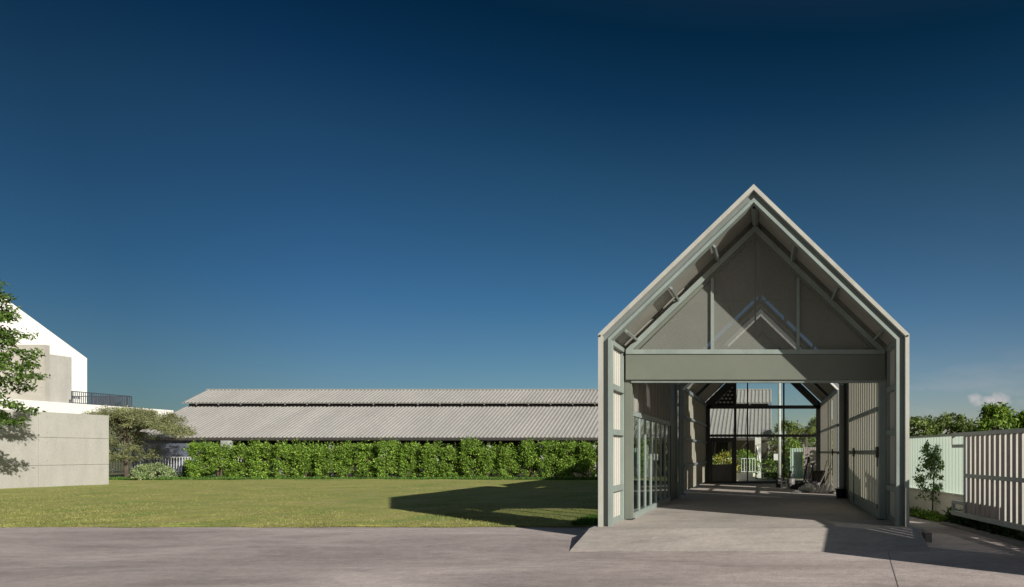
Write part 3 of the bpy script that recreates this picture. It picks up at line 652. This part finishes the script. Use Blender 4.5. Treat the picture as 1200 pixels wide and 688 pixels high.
# ------------------------------------------------------------------ house on the left
HK = 1.25
hs = thing('white_house', 'white gabled modern house with grey concrete blocks on its terrace', 'house', (-55, 43.75, 0))
MB().prismx([(25, 0), (45, 0), (45, 8.04), (35, 14.0), (25, 8.04)], -57, -45).build('gable_wall', WHITE, hs)
mb = MB()
mb.box(-56, -40, 24, 45.8, 4.06, 4.66); mb.build('terrace_slab', WHITE, hs, bevel=.01)
MB().box(-56.5, -42.2, 26, 43.2, 0, 4.055).build('ground_floor_wall', WHITE, hs)
MB().box(-50, -40.8, 38.4, 38.69, 4.663, 7.9).build('concrete_block', CONC2, hs, bevel=.01)
MB().box(-44.98, -41.0, 38.695, 40.1, 4.663, 7.43).build('concrete_block', CONC, hs, bevel=.01)
def railing(p, q, h0, h1, mtl, parent, nm='railing', pitch=.13, rb_=.012):
    p = Vector(p); q = Vector(q); ln = (q - p).length; n = int(ln / pitch); mb = MB()
    for z in (h0 + .04, h1): mb.bar((p.x, p.y, z), (q.x, q.y, z), .04, .04)
    for i in range(n + 1):
        c = p.lerp(q, i / n); mb.tube([(c.x, c.y, h0), (c.x, c.y, h1)], rb_ if i % 10 else rb_ * 2, 5)
    return mb.build(nm, mtl, parent)
railing((-40.12, 39.25, 0), (-40.12, 42.9, 0), 4.66, 5.36, RAILDARK, hs, pitch=.11, rb_=.02); railing((-40.12, 42.9, 0), (-44.9, 42.9, 0), 4.66, 5.36, RAILDARK, hs, pitch=.11, rb_=.02)
railing((-44.9, 40.3, 0), (-44.9, 42.9, 0), 4.66, 5.36, RAILDARK, hs, pitch=.11, rb_=.02)
MB().box(-43.4, -42.2, 40.9, 42.0, 4.663, 5.1).build('terrace_planter', WHITE, hs)

for o in list(bpy.data.objects):
    if o.parent is hs:                     # the house stands a quarter farther out than first drafted
        for v in o.data.vertices:
            c = v.co + Vector((-55, 43.75, 0)); c = Vector((c.x * HK, c.y * HK, (c.z - EYE) * HK + EYE if c.z > .01 else 0)); v.co = c - Vector((-55, 43.75, 0))
gw = thing('concrete_garden_wall', 'fair faced concrete garden wall at the left edge of the lawn', 'wall', (-38, 30, 0))
MB().box(-38.05, -37.815, 20, 39, 0, 3.93).build('wall_core', CONC, gw)
mb = MB(); zs = [0.0, 1.16, 2.62, 3.95]
ys = [20, 23.6, 27.2, 30.6, 35.28, 39.01]
for a, b in zip(ys, ys[1:]):
    for c, d_ in zip(zs, zs[1:]): mb.box(-37.81, -37.78, a + .012, b - .012 if b < 39 else 39.03, c + .012, d_ - .012 if d_ < 3.9 else d_)
mb.build('cast_panels', CONC, gw, bevel=.006)
mb = MB()
for a in (27.8, 28.9, 30.2, 31.1, 33.2, 34.8, 35.7, 37.2, 38.6):
    for c in (.25, .9, 1.42, 2.36, 2.88, 3.7): mb.tube([(-37.785, a, c), (-37.776, a, c)], .018, 8)
mb.build('tie_holes', EDGE, gw)
MB().box(-44, -38.06, 38.75, 39, 0, 3.93).build('return_wall', CONC, gw)

# white yard railing behind the trees
rl = railing((-52, 49.2, 0), (-37.9, 49.2, 0), .35, 1.5, RAILWHITE, None, 'white_fence', pitch=.2, rb_=.022); setp(rl, 'white bar fence behind the round bush left of the hedge', 'fence')

# ------------------------------------------------------------------ hedge of separate shrubs
def shrub_mesh(seed, w_, h, dpt):
    r = np.random.default_rng(seed)
    def fn():
        z = .12 + r.random() ** .85 * (h - .3); a = r.random() * 2 * math.pi; k = .55 + .45 * r.random(); ww = w_ / 2 * (1 if z < h * .8 else .8)
        return (ww * math.cos(a) * k, dpt / 2 * math.sin(a) * k, z)
    P, C = clumps(115, 55, fn, .23, r, .9)
    T = []
    for _ in range(12):                      # upward shoots
        x0 = (r.random() - .5) * w_ * .9; y0 = (r.random() - .5) * dpt * .8; hh = h * (.93 + .17 * r.random())
        k = 26; z = np.linspace(h * .75, hh, k); T.append(np.stack([x0 + r.normal(size=k) * .05, y0 + r.normal(size=k) * .05, z], 1))
    return leaves_mesh('shrub_foliage', np.concatenate([P] + T), .12, .5, .0, r, up=.35)
VAR = [shrub_mesh(40 + i, w_, h, 1.3) for i, (w_, h) in enumerate(((1.45, 2.5), (1.25, 2.62), (1.5, 2.45), (1.2, 2.6), (1.35, 2.4), (1.4, 2.55)))]
for me in VAR: me.materials.append(HEDGE)
def stems(seed, h):
    r = random.Random(seed); mb = MB()
    for i in range(4):
        x = r.uniform(-.3, .3); mb.tube([(x * .4, r.uniform(-.1, .1), 0), (x, r.uniform(-.2, .2), h * .5), (x * 1.4, r.uniform(-.3, .3), h * .88)], [.03, .022, .008], 6)
    me = bpy.data.meshes.new('shrub_stems'); me.from_pydata(mb.v, [], mb.f); me.update(); me.materials.append(STEM); return me
STV = [stems(i, 2.5) for i in range(3)]
ordn = ['first', 'second', 'third', 'fourth', 'fifth', 'sixth', 'seventh', 'eighth', 'ninth', 'tenth', 'eleventh', 'twelfth', 'thirteenth', 'fourteenth', 'fifteenth', 'sixteenth', 'seventeenth', 'eighteenth', 'nineteenth', 'twentieth', 'twenty-first', 'twenty-second', 'twenty-third', 'twenty-fourth', 'twenty-fifth']
xh = -38.9; i = 0; hx = []
rr = random.Random(5)
while xh < -9.8: hx.append(xh); xh += 1.36 + rr.uniform(-.12, .16)
nh = len(hx)
for i, x in enumerate(hx):
    root = bpy.data.objects.new('hedge_shrub', None); COL.objects.link(root); y = 46.6 + rr.uniform(-.15, .15)
    root.location = (x, y, 0); root.rotation_euler = (0, 0, rr.uniform(-.5, .5) + (math.pi if rr.random() < .5 else 0)); s = rr.uniform(.93, 1.06); root.scale = (rr.uniform(.86, 1.04), 1, s)
    f = bpy.data.objects.new('foliage', VAR[(i * 5 + i // 3) % 6]); COL.objects.link(f); f.parent = root
    g = bpy.data.objects.new('stem', STV[i % 3]); COL.objects.link(g); g.parent = root
    shade = ', shaded' if x > -13.5 else ''
    if i == 0: lb = 'leafy green hedge shrub at the left end of the hedge, next to the white fence'
    elif i < nh / 2: lb = 'leafy green hedge shrub, %s from the left end of the hedge' % ordn[i]
    else: lb = 'leafy green hedge shrub, %s from the right end of hedge%s' % (ordn[nh - 1 - i], shade)
    setp(root, lb, 'shrub', 'hedge shrubs in a row along the lawn')
    root.name = 'hedge_shrub'
# low weeds at the foot of the hedge and of the trees
r = np.random.default_rng(8); n = 16000
x = -49 + r.random(n) * 40; y = 45.3 + r.random(n) ** 1.5 * 1.6; P = np.stack([x, y, np.zeros(n) + .03], 1)
setp(link('hedge_ground_cover', leaves_mesh('ground_cover', P, .16, .3, 0, r, up=1.2), GRASSG), 'green ground cover along the foot of the hedge', 'ground cover', kind='stuff')
sheet('planting_bed', [(-60, 46.0), (-9, 46.0), (-9, 49.8), (-60, 49.8)], .085, SOIL)

# ------------------------------------------------------------------ trees
def tree(name, label, cat, base, trunk_pts, trunk_r, fn, ncl, nl, cr, lsize, lm, seed, flat=.6, aspect=.5, group=None, limbs=14, bark=BARK, droop=.3):
    r = np.random.default_rng(seed); t = thing(name, label, cat, base, group)
    P, C = clumps(ncl, nl, lambda: fn(r), cr, r, flat)
    me = leaves_mesh('crown', P, lsize, aspect, droop, r); link('crown', me, lm, t)
    mb = MB(); T = [Vector(p) for p in trunk_pts]
    rad = [trunk_r * (1 - .7 * i / (len(T) - 1)) for i in range(len(T))]; mb.tube(T, rad, 9)
    tr = link('trunk', bpy.data.meshes.new('trunk'), bark, t); tr.data.from_pydata(mb.v, [], mb.f); tr.data.update(); tr.data.polygons.foreach_set('use_smooth', [True] * len(tr.data.polygons))
    if limbs:
        mb = MB(); idx = r.choice(len(C), min(limbs, len(C)), replace=False)
        for i in idx:
            c = Vector(C[i]); k = r.uniform(.45, 1); j = int(k * (len(T) - 1)); p = T[j].lerp(T[min(j + 1, len(T) - 1)], k * (len(T) - 1) - j)
            mid = p.lerp(c, .5) + Vector((0, 0, .08 * (c - p).length)); mb.tube([p, mid, c], [trunk_r * .4, trunk_r * .22, trunk_r * .06], 6)
        o = link('branches', bpy.data.meshes.new('branches'), bark, t); o.data.from_pydata(mb.v, [], mb.f); o.data.update()
    return t

# feathery tree by the concrete wall
def f_feather(r):
    a = r.random() * 2 * math.pi; k = r.random() ** .5
    x = 3.3 * k * math.cos(a) + .5; y = 2.2 * k * math.sin(a); z = 3.0 + 1.75 * (1 - (x - .2) ** 2 / 13) * (.35 + .65 * r.random())
    if r.random() < .30: x = -2.3 + 3.2 * r.random(); z = 1.3 + 2.2 * r.random()
    return (x, y, z)
tree('feathery_tree', 'grey green feathery umbrella tree between concrete wall and hedge', 'tree', (-43.7, 46.4, 0), [(0, 0, 0), (-.05, 0, 1.2), (.05, 0, 2.4), (-.1, 0, 3.4), (.1, 0, 4.0)], .15, f_feather, 330, 130, .46, .15, OLIVE, 21, .5, .22, limbs=40, droop=.1)
t = tree('leaning_tree', 'thin pale leaning trunk with sparse grey green leaves beside the feathery tree', 'tree', (-45.0, 45.8, 0), [(0, 0, 0), (.2, 0, 1.0), (.35, .1, 1.9), (.5, .1, 2.7)], .07, lambda r: (r.normal() * .5 + .1, r.normal() * .5, 2.6 + r.normal() * .45), 26, 80, .3, .12, OLIVE, 22, .6, .25, limbs=8)
def f_round(rx, rz):
    def g(r):
        a = r.random() * 2 * math.pi; b = math.asin(r.random()); k = .8 + .25 * r.random()
        return (rx * math.cos(a) * math.cos(b) * k, rx * .8 * math.sin(a) * math.cos(b) * k, .12 + rz * math.sin(b) * k)
    return g
tree('round_bush', 'rounded pale green bush in front of the white fence', 'bush', (-41.6, 46.0, 0), [(0, 0, 0), (0, 0, .5)], .06, f_round(1.25, .95), 95, 60, .2, .11, BUSHL, 23, .8, .4, limbs=12)
tree('dark_shrub', 'low dark shrub between the round bush and the hedge', 'shrub', (-39.75, 47.0, 0), [(0, 0, 0), (0, 0, .5)], .04, f_round(.6, .95), 40, 50, .22, .12, DARKL, 24, .8, .5, limbs=6)
tree('dark_shrub', 'low dark shrub behind the feathery tree trunk', 'shrub', (-44.0, 49.0, 0), [(0, 0, 0), (0, 0, .5)], .04, f_round(1.1, .9), 60, 50, .25, .12, DARKL, 25, .8, .5, limbs=6)
tree('dark_shrub', 'low green shrub at the end of the concrete wall', 'shrub', (-47.4, 47.6, 0), [(0, 0, 0), (0, 0, .5)], .04, f_round(.9, .8), 60, 50, .25, .13, HEDGE, 26, .8, .5, limbs=6)
# tree at the left edge
def f_left(r):
    layer = r.choice([3.3, 4.2, 5.1, 6.0, 6.9, 7.8, 8.5]); k = r.random() ** .6; a = r.random() * 2 * math.pi; rad = 2.3 * (1 - abs(layer - 5.4) / 7.5)
    return (rad * k * math.cos(a), rad * k * math.sin(a), layer + r.normal() * .3 - .1 * k)
tree('leafy_tree', 'bright green leafy tree in front of the concrete wall at the left edge', 'tree', (-34.55, 29.3, 0), [(0, 0, 0), (.05, 0, 2), (0, .05, 4), (.1, 0, 6), (0, 0, 8.3)], .13, f_left, 225, 80, .44, .16, TREEL, 31, .5, .45, limbs=70)

# trees beyond the mint fence
def f_crown(rx, z0, z1):
    def g(r):
        a = r.random() * 2 * math.pi; u = r.random(); z = z0 + (z1 - z0) * u; k = (.4 + .6 * r.random()) * rx * math.sqrt(max(.08, 1 - (2 * u - .9) ** 2 * .85))
        return (k * math.cos(a), k * math.sin(a), z)
    return g
bt = [(7.9, 36, 2.3, 3.8, BACKD, 'dark olive green tree rising above the mint fence next to the shed'),
      (10.2, 38, 1.9, 4.1, BACKD, 'grey green tree above the mint fence, second from the shed'),
      (11.2, 34, 1.5, 4.35, BACKL, 'tall vine covered green tree behind the end of the mint fence'),
      (13.3, 34.5, 1.7, 4.15, BACKL, 'bright green broad tree above the left part of the slatted gate'),
      (15.6, 35, 1.8, 3.7, BACKL, 'vine covered low tree behind the middle of the slatted gate'),
      (13.6, 30, 1.3, 3.75, BACKL, 'bright green tree above the slatted gate at the right edge'),
      (5.8, 40, 1.6, 3.9, BACKD, 'dark tree beyond the fence half hidden by the shed post'),
      (18.6, 38, 2.4, 4.2, BACKD, 'dark tree furthest right beyond the slatted gate')]
for i, (x, y, rx, h, lm, lb) in enumerate(bt):
    tree('background_tree', lb, 'tree', (x, y, 0), [(0, 0, 0), (.1, 0, h * .3), (-.05, .1, h * .6), (0, 0, h * .85)], .12, f_crown(rx, .5, h - .25), 110, 70, .42, .2, lm, 50 + i, .6, .45, 'trees beyond the fence', limbs=20)
# palm-like and garden plants seen through the shed
gd = [(-2.9, 44.8, 1.0, 1.9, YELL, 'yellow flowering shrub seen through the rear glass door'), (-1.7, 45.4, .8, 2.0, HEDGE, 'bright green shrub behind the white railing beyond the shed'),
      (.35, 46.5, .8, 1.7, HEDGE, 'bright green shrub between the pillar and the pale pole'), (1.5, 45.8, .7, 2.7, HEDGE, 'dark leafy shrub beside the pale pole beyond the shed'),
      (1.3, 50, 1.4, 4.3, BACKD, 'leafy tree behind the pale pole beyond the shed'), (3.7, 49, 1.5, 4.6, BACKL, 'green tree beyond the grey screen fence'), (5.6, 52, 2.2, 4.6, BACKD, 'tall dark tree furthest back behind the shed')]
for i, (x, y, rx, h, lm, lb) in enumerate(gd):
    tree('garden_tree' if h > 3 else 'garden_shrub', lb, 'tree' if h > 3 else 'shrub', (x, y, 0), [(0, 0, 0), (.05, 0, h * .4), (0, 0, h * .8)], .07, f_crown(rx, .25, h - .2), 110, 60, .35, .17, lm, 70 + i, .7, .45, 'garden plants behind the shed', limbs=12)
# palm
pt = thing('palm_tree', 'small palm with arching yellow green fronds beyond the grey screen fence', 'palm', (2.5, 47.2, 0))
MB().tube([(2.5, 47.2, 0), (2.52, 47.2, 1.8), (2.5, 47.2, 3.3)], [.14, .11, .10], 9).build('trunk', BARK, pt, smooth=True)
r = random.Random(4); V = []; F = []
for k in range(22):
    a = r.uniform(0, 2 * math.pi); L_ = r.uniform(1.1, 1.6); up = r.uniform(.35, 1.2); mb = MB(); pts = []
    for i in range(11):
        s = i / 10; pts.append(Vector((2.5 + math.cos(a) * L_ * s, 47.2 + math.sin(a) * L_ * s, 3.3 + up * s * 1.5 - 1.3 * s * s)))
    mb.tube(pts, [.012] * 11, 4)
    side = Vector((-math.sin(a), math.cos(a), 0))
    for i in range(1, 11):
        for sg in (-1, 1):
            for q in (0, .5):
                p = pts[i - 1].lerp(pts[i], q); dr = (pts[i] - pts[i - 1]).normalized(); e = p + side * sg * .38 * (1.1 - i / 11) + dr * .2 - Vector((0, 0, .12)); b = len(mb.v)
                mb.v += [tuple(p - dr * .015), tuple(p + dr * .015), tuple(e)]; mb.f.append((b, b + 1, b + 2))
    mb.build('frond', leafmat('palm_frond', (.18, .22, .04), (.26, .30, .06), (.34, .36, .10)) if k == 0 else bpy.data.materials['palm_frond'], pt)
# yard furniture beyond the shed
rl = railing((-5, 44.2, 0), (-.95, 44.2, 0), .55, 1.45, RAILWHITE, None, 'white_fence', pitch=.17, rb_=.025); setp(rl, 'white bar railing seen through the rear glass of the shed', 'fence')
w2 = MB().box(-5, -.95, 44.1, 44.3, 0, .5).build('kerb_wall', WALLCREAM); setp(w2, 'low cream kerb wall under the white railing behind the shed', 'wall')
pp = thing('utility_pole', 'tall slim pale pole standing behind the rear glass', 'pole', (.6, 42, 0)); MB().tube([(.6, 42, 0), (.6, 42, 6.2)], [.11, .09], 12).build('pole', mat('pale_pole', (.50, .50, .47), .6), pp, smooth=True)
MB().box(.24, .50, 41.9, 42.06, 1.35, 1.75).build('meter_box', WHITEP, pp, bevel=.01)
MB().box(.48, .6, 41.96, 42.02, 1.5, 1.56).build('bracket', GREYP, pp)
o = MB(); o.corr((1.25, 41.5, .25), (1, .0, 0), .75, (0, 0, 1), 1.85, (0, -1, 0), pitch=.15, amp=.03, thick=.01); setp(o.build('mint_fence', MINT), 'pale mint corrugated fence panel seen through the rear glass', 'fence')
sf = thing('screen_fence', 'mauve grey slatted screen fence seen behind the rear glass', 'fence', (2.7, 41, 0))
for i in range(9): MB().box(2.04 + i * .13, 2.15 + i * .13, 41.0, 41.03, .1, 2.15).build('slat', SLATP, sf)
for z in (.4, 1.9): MB().box(2.0, 3.3, 41.035, 41.075, z, z + .06).build('rail', GATEPAINT, sf)

# ------------------------------------------------------------------ right: mint fence, gate, young tree
fd = Vector((-.174, 1, 0)).normalized(); FP = Vector((5.6, 6.0, 0))
def fpt(y, off=0, z=0): return Vector((8.09 - .174 * y + off, y, z))
fw = thing('mint_fence', 'pale mint corrugated fence on a low cream wall right of the shed', 'fence', tuple(fpt(20)))
def fbox(y0, y1, o0, o1, z0, z1):
    a, b, c, d = fpt(y0, o0), fpt(y0, o1), fpt(y1, o1), fpt(y1, o0)
    return MB().quadbox([(q.x, q.y, z0) for q in (a, b, c, d)] + [(q.x, q.y, z1) for q in (a, b, c, d)])
fbox(17.2, 24, 0, .18, 0, .73).build('base_wall', WALLCREAM, fw, bevel=.01)
MB().corr(tuple(fpt(17.2, .08, .74)), tuple(fd), 6.9, (0, 0, 1), 1.57, (-1, 0, 0), pitch=.2, amp=.008).build('corrugated_sheet', MINT, fw)
fbox(17.2, 24, .04, .13, 2.31, 2.35).build('cap_rail', GATEPAINT, fw)
fbox(17.2, 24, -.03, -.002, .70, .75).build('coping', mat('pale_coping', (.72, .70, .62), .7), fw)

GA = Vector((4.57, 17.0, 0)); GB = Vector((5.03, 13.5, 0)); gd_ = (GB - GA).normalized(); gn = Vector((gd_.y, -gd_.x, 0))  # gn to the -X side?
if gn.x > 0: gn = -gn
gt = thing('sliding_gate', 'grey framed sliding gate of mauve vertical slats right of the young tree', 'gate', tuple(GA))
GL = 5.6
def gbox(s0, s1, o0, o1, z0, z1, mb=None):
    mb = mb or MB(); P = [GA + gd_ * s0 + gn * o0, GA + gd_ * s1 + gn * o0, GA + gd_ * s1 + gn * o1, GA + gd_ * s0 + gn * o1]
    return mb.quadbox([(q.x, q.y, z0) for q in P] + [(q.x, q.y, z1) for q in P])
gbox(0, GL, -.04, .05, 2.235, 2.325).build('top_rail', GATEPAINT, gt, bevel=.004)
gbox(0, GL, -.05, .06, .30, .41).build('bottom_rail', GATEPAINT, gt, bevel=.004)
gbox(.75, GL, .015, .06, 1.25, 1.34).build('middle_rail', GATEPAINT, gt, bevel=.004)
gbox(.0, .06, -.035, .045, .412, .62).build('end_post', GATEPAINT, gt); gbox(.0, .06, -.035, .045, 2.02, 2.233).build('end_post', GATEPAINT, gt)
gbox(.72, .80, -.04, .05, .412, 2.233).build('stile', GATEPAINT, gt, bevel=.004)
for z0, z1, za, zb_ in ((.62, .62, .62, .70), (2.02, 2.02, 2.0, 2.08)):
    gbox(.0, .72, -.03, .04, za - .04, zb_ - .04).build('tail_brace', GATEPAINT, gt)
s = .86; k = 0
while s < GL - .12:
    o = gbox(s, s + .158, -.034, .012, .413, 2.232).build('slat', SLATP, gt); gbox(s + .1585, s + .168, -.036, .014, .413, 2.232).build('sunlit_slat_edge', TRIM, o); s += .245  # pale strip paints the sunlight on each slat's near edge
gbox(GL - .08, GL, -.04, .05, .412, 2.233).build('stile', GATEPAINT, gt)
tr = gbox(-.6, 8.5, -.12, .12, -.01, .055).build('gate_track', EDGE); setp(tr, 'low dark concrete track under the sliding gate', 'track')
lw = gbox(.3, 2.9, -.52, -.36, 0, .88).build('low_wall', WALLCREAM); setp(lw, 'low cream masonry wall running directly behind the sliding gate', 'wall')
# gate pier/solid fence nearer to the camera (casts the shadow over the apron)
o = gbox(GL + .05, 8.3, -.06, .06, 0, 2.36).build('gate_wall', GATEPAINT); setp(o, 'solid grey fence panel beyond the near end of the sliding gate', 'fence')
MBp = gbox(-.9, 9, -1.0, -.14, -.01, .03); setp(MBp.build('planting_strip', SOIL), kind='structure')
r = np.random.default_rng(15); n = 5500; s_ = r.random(n) * 9 - .9; of = -.15 - r.random(n) * .19
P = np.array([GA.x, GA.y, 0]) + np.outer(s_, [gd_.x, gd_.y, 0]) + np.outer(of, [gn.x, gn.y, 0]); P[:, 2] = .03 + r.random(n) ** 2 * .3
setp(link('gate_ground_cover', leaves_mesh('cover', P, .13, .45, 0, r, up=.6), DARKL), 'dark leafy ground cover behind the sliding gate', 'ground cover', kind='stuff')
n = 3000; yy = 18.0 + r.random(n) * 5; xx = 8.09 - .174 * yy - .05 - r.random(n) ** .8 * .5; P = np.stack([xx, yy, .02 + r.random(n) ** 2 * .11 * (1 + .6 * np.sin(yy * 5))], 1)
setp(link('fence_ground_cover', leaves_mesh('cover', P, .09, .5, 0, r, up=.5), HEDGE), 'low green ground cover at the foot of the cream wall', 'ground cover', kind='stuff')
sheet('planting_bed', [(4.2, 18.8), (5.3, 17.4), (5.3, 30), (3.4, 30), (3.4, 23.0)], .016, SOIL)
def f_young(r):
    z = .45 + 1.65 * r.random(); k = .42 * (1 - abs(z - 1.3) / 2.2); a = r.random() * 2 * math.pi; return (k * math.cos(a) + .09 * (z - 1), k * math.sin(a), z)
yt = tree('young_tree', 'slender young tree with dark green leaves before the mint fence', 'tree', (4.62, 19.4, 0), [(0, 0, 0), (.02, 0, .6), (.05, 0, 1.3), (.1, 0, 2.1)], .025, f_young, 64, 38, .14, .085, leafmat('young_leaves', (.05, .11, .02), (.10, .19, .035), (.20, .32, .07), .35), 91, .8, .5, limbs=26, bark=STEM)
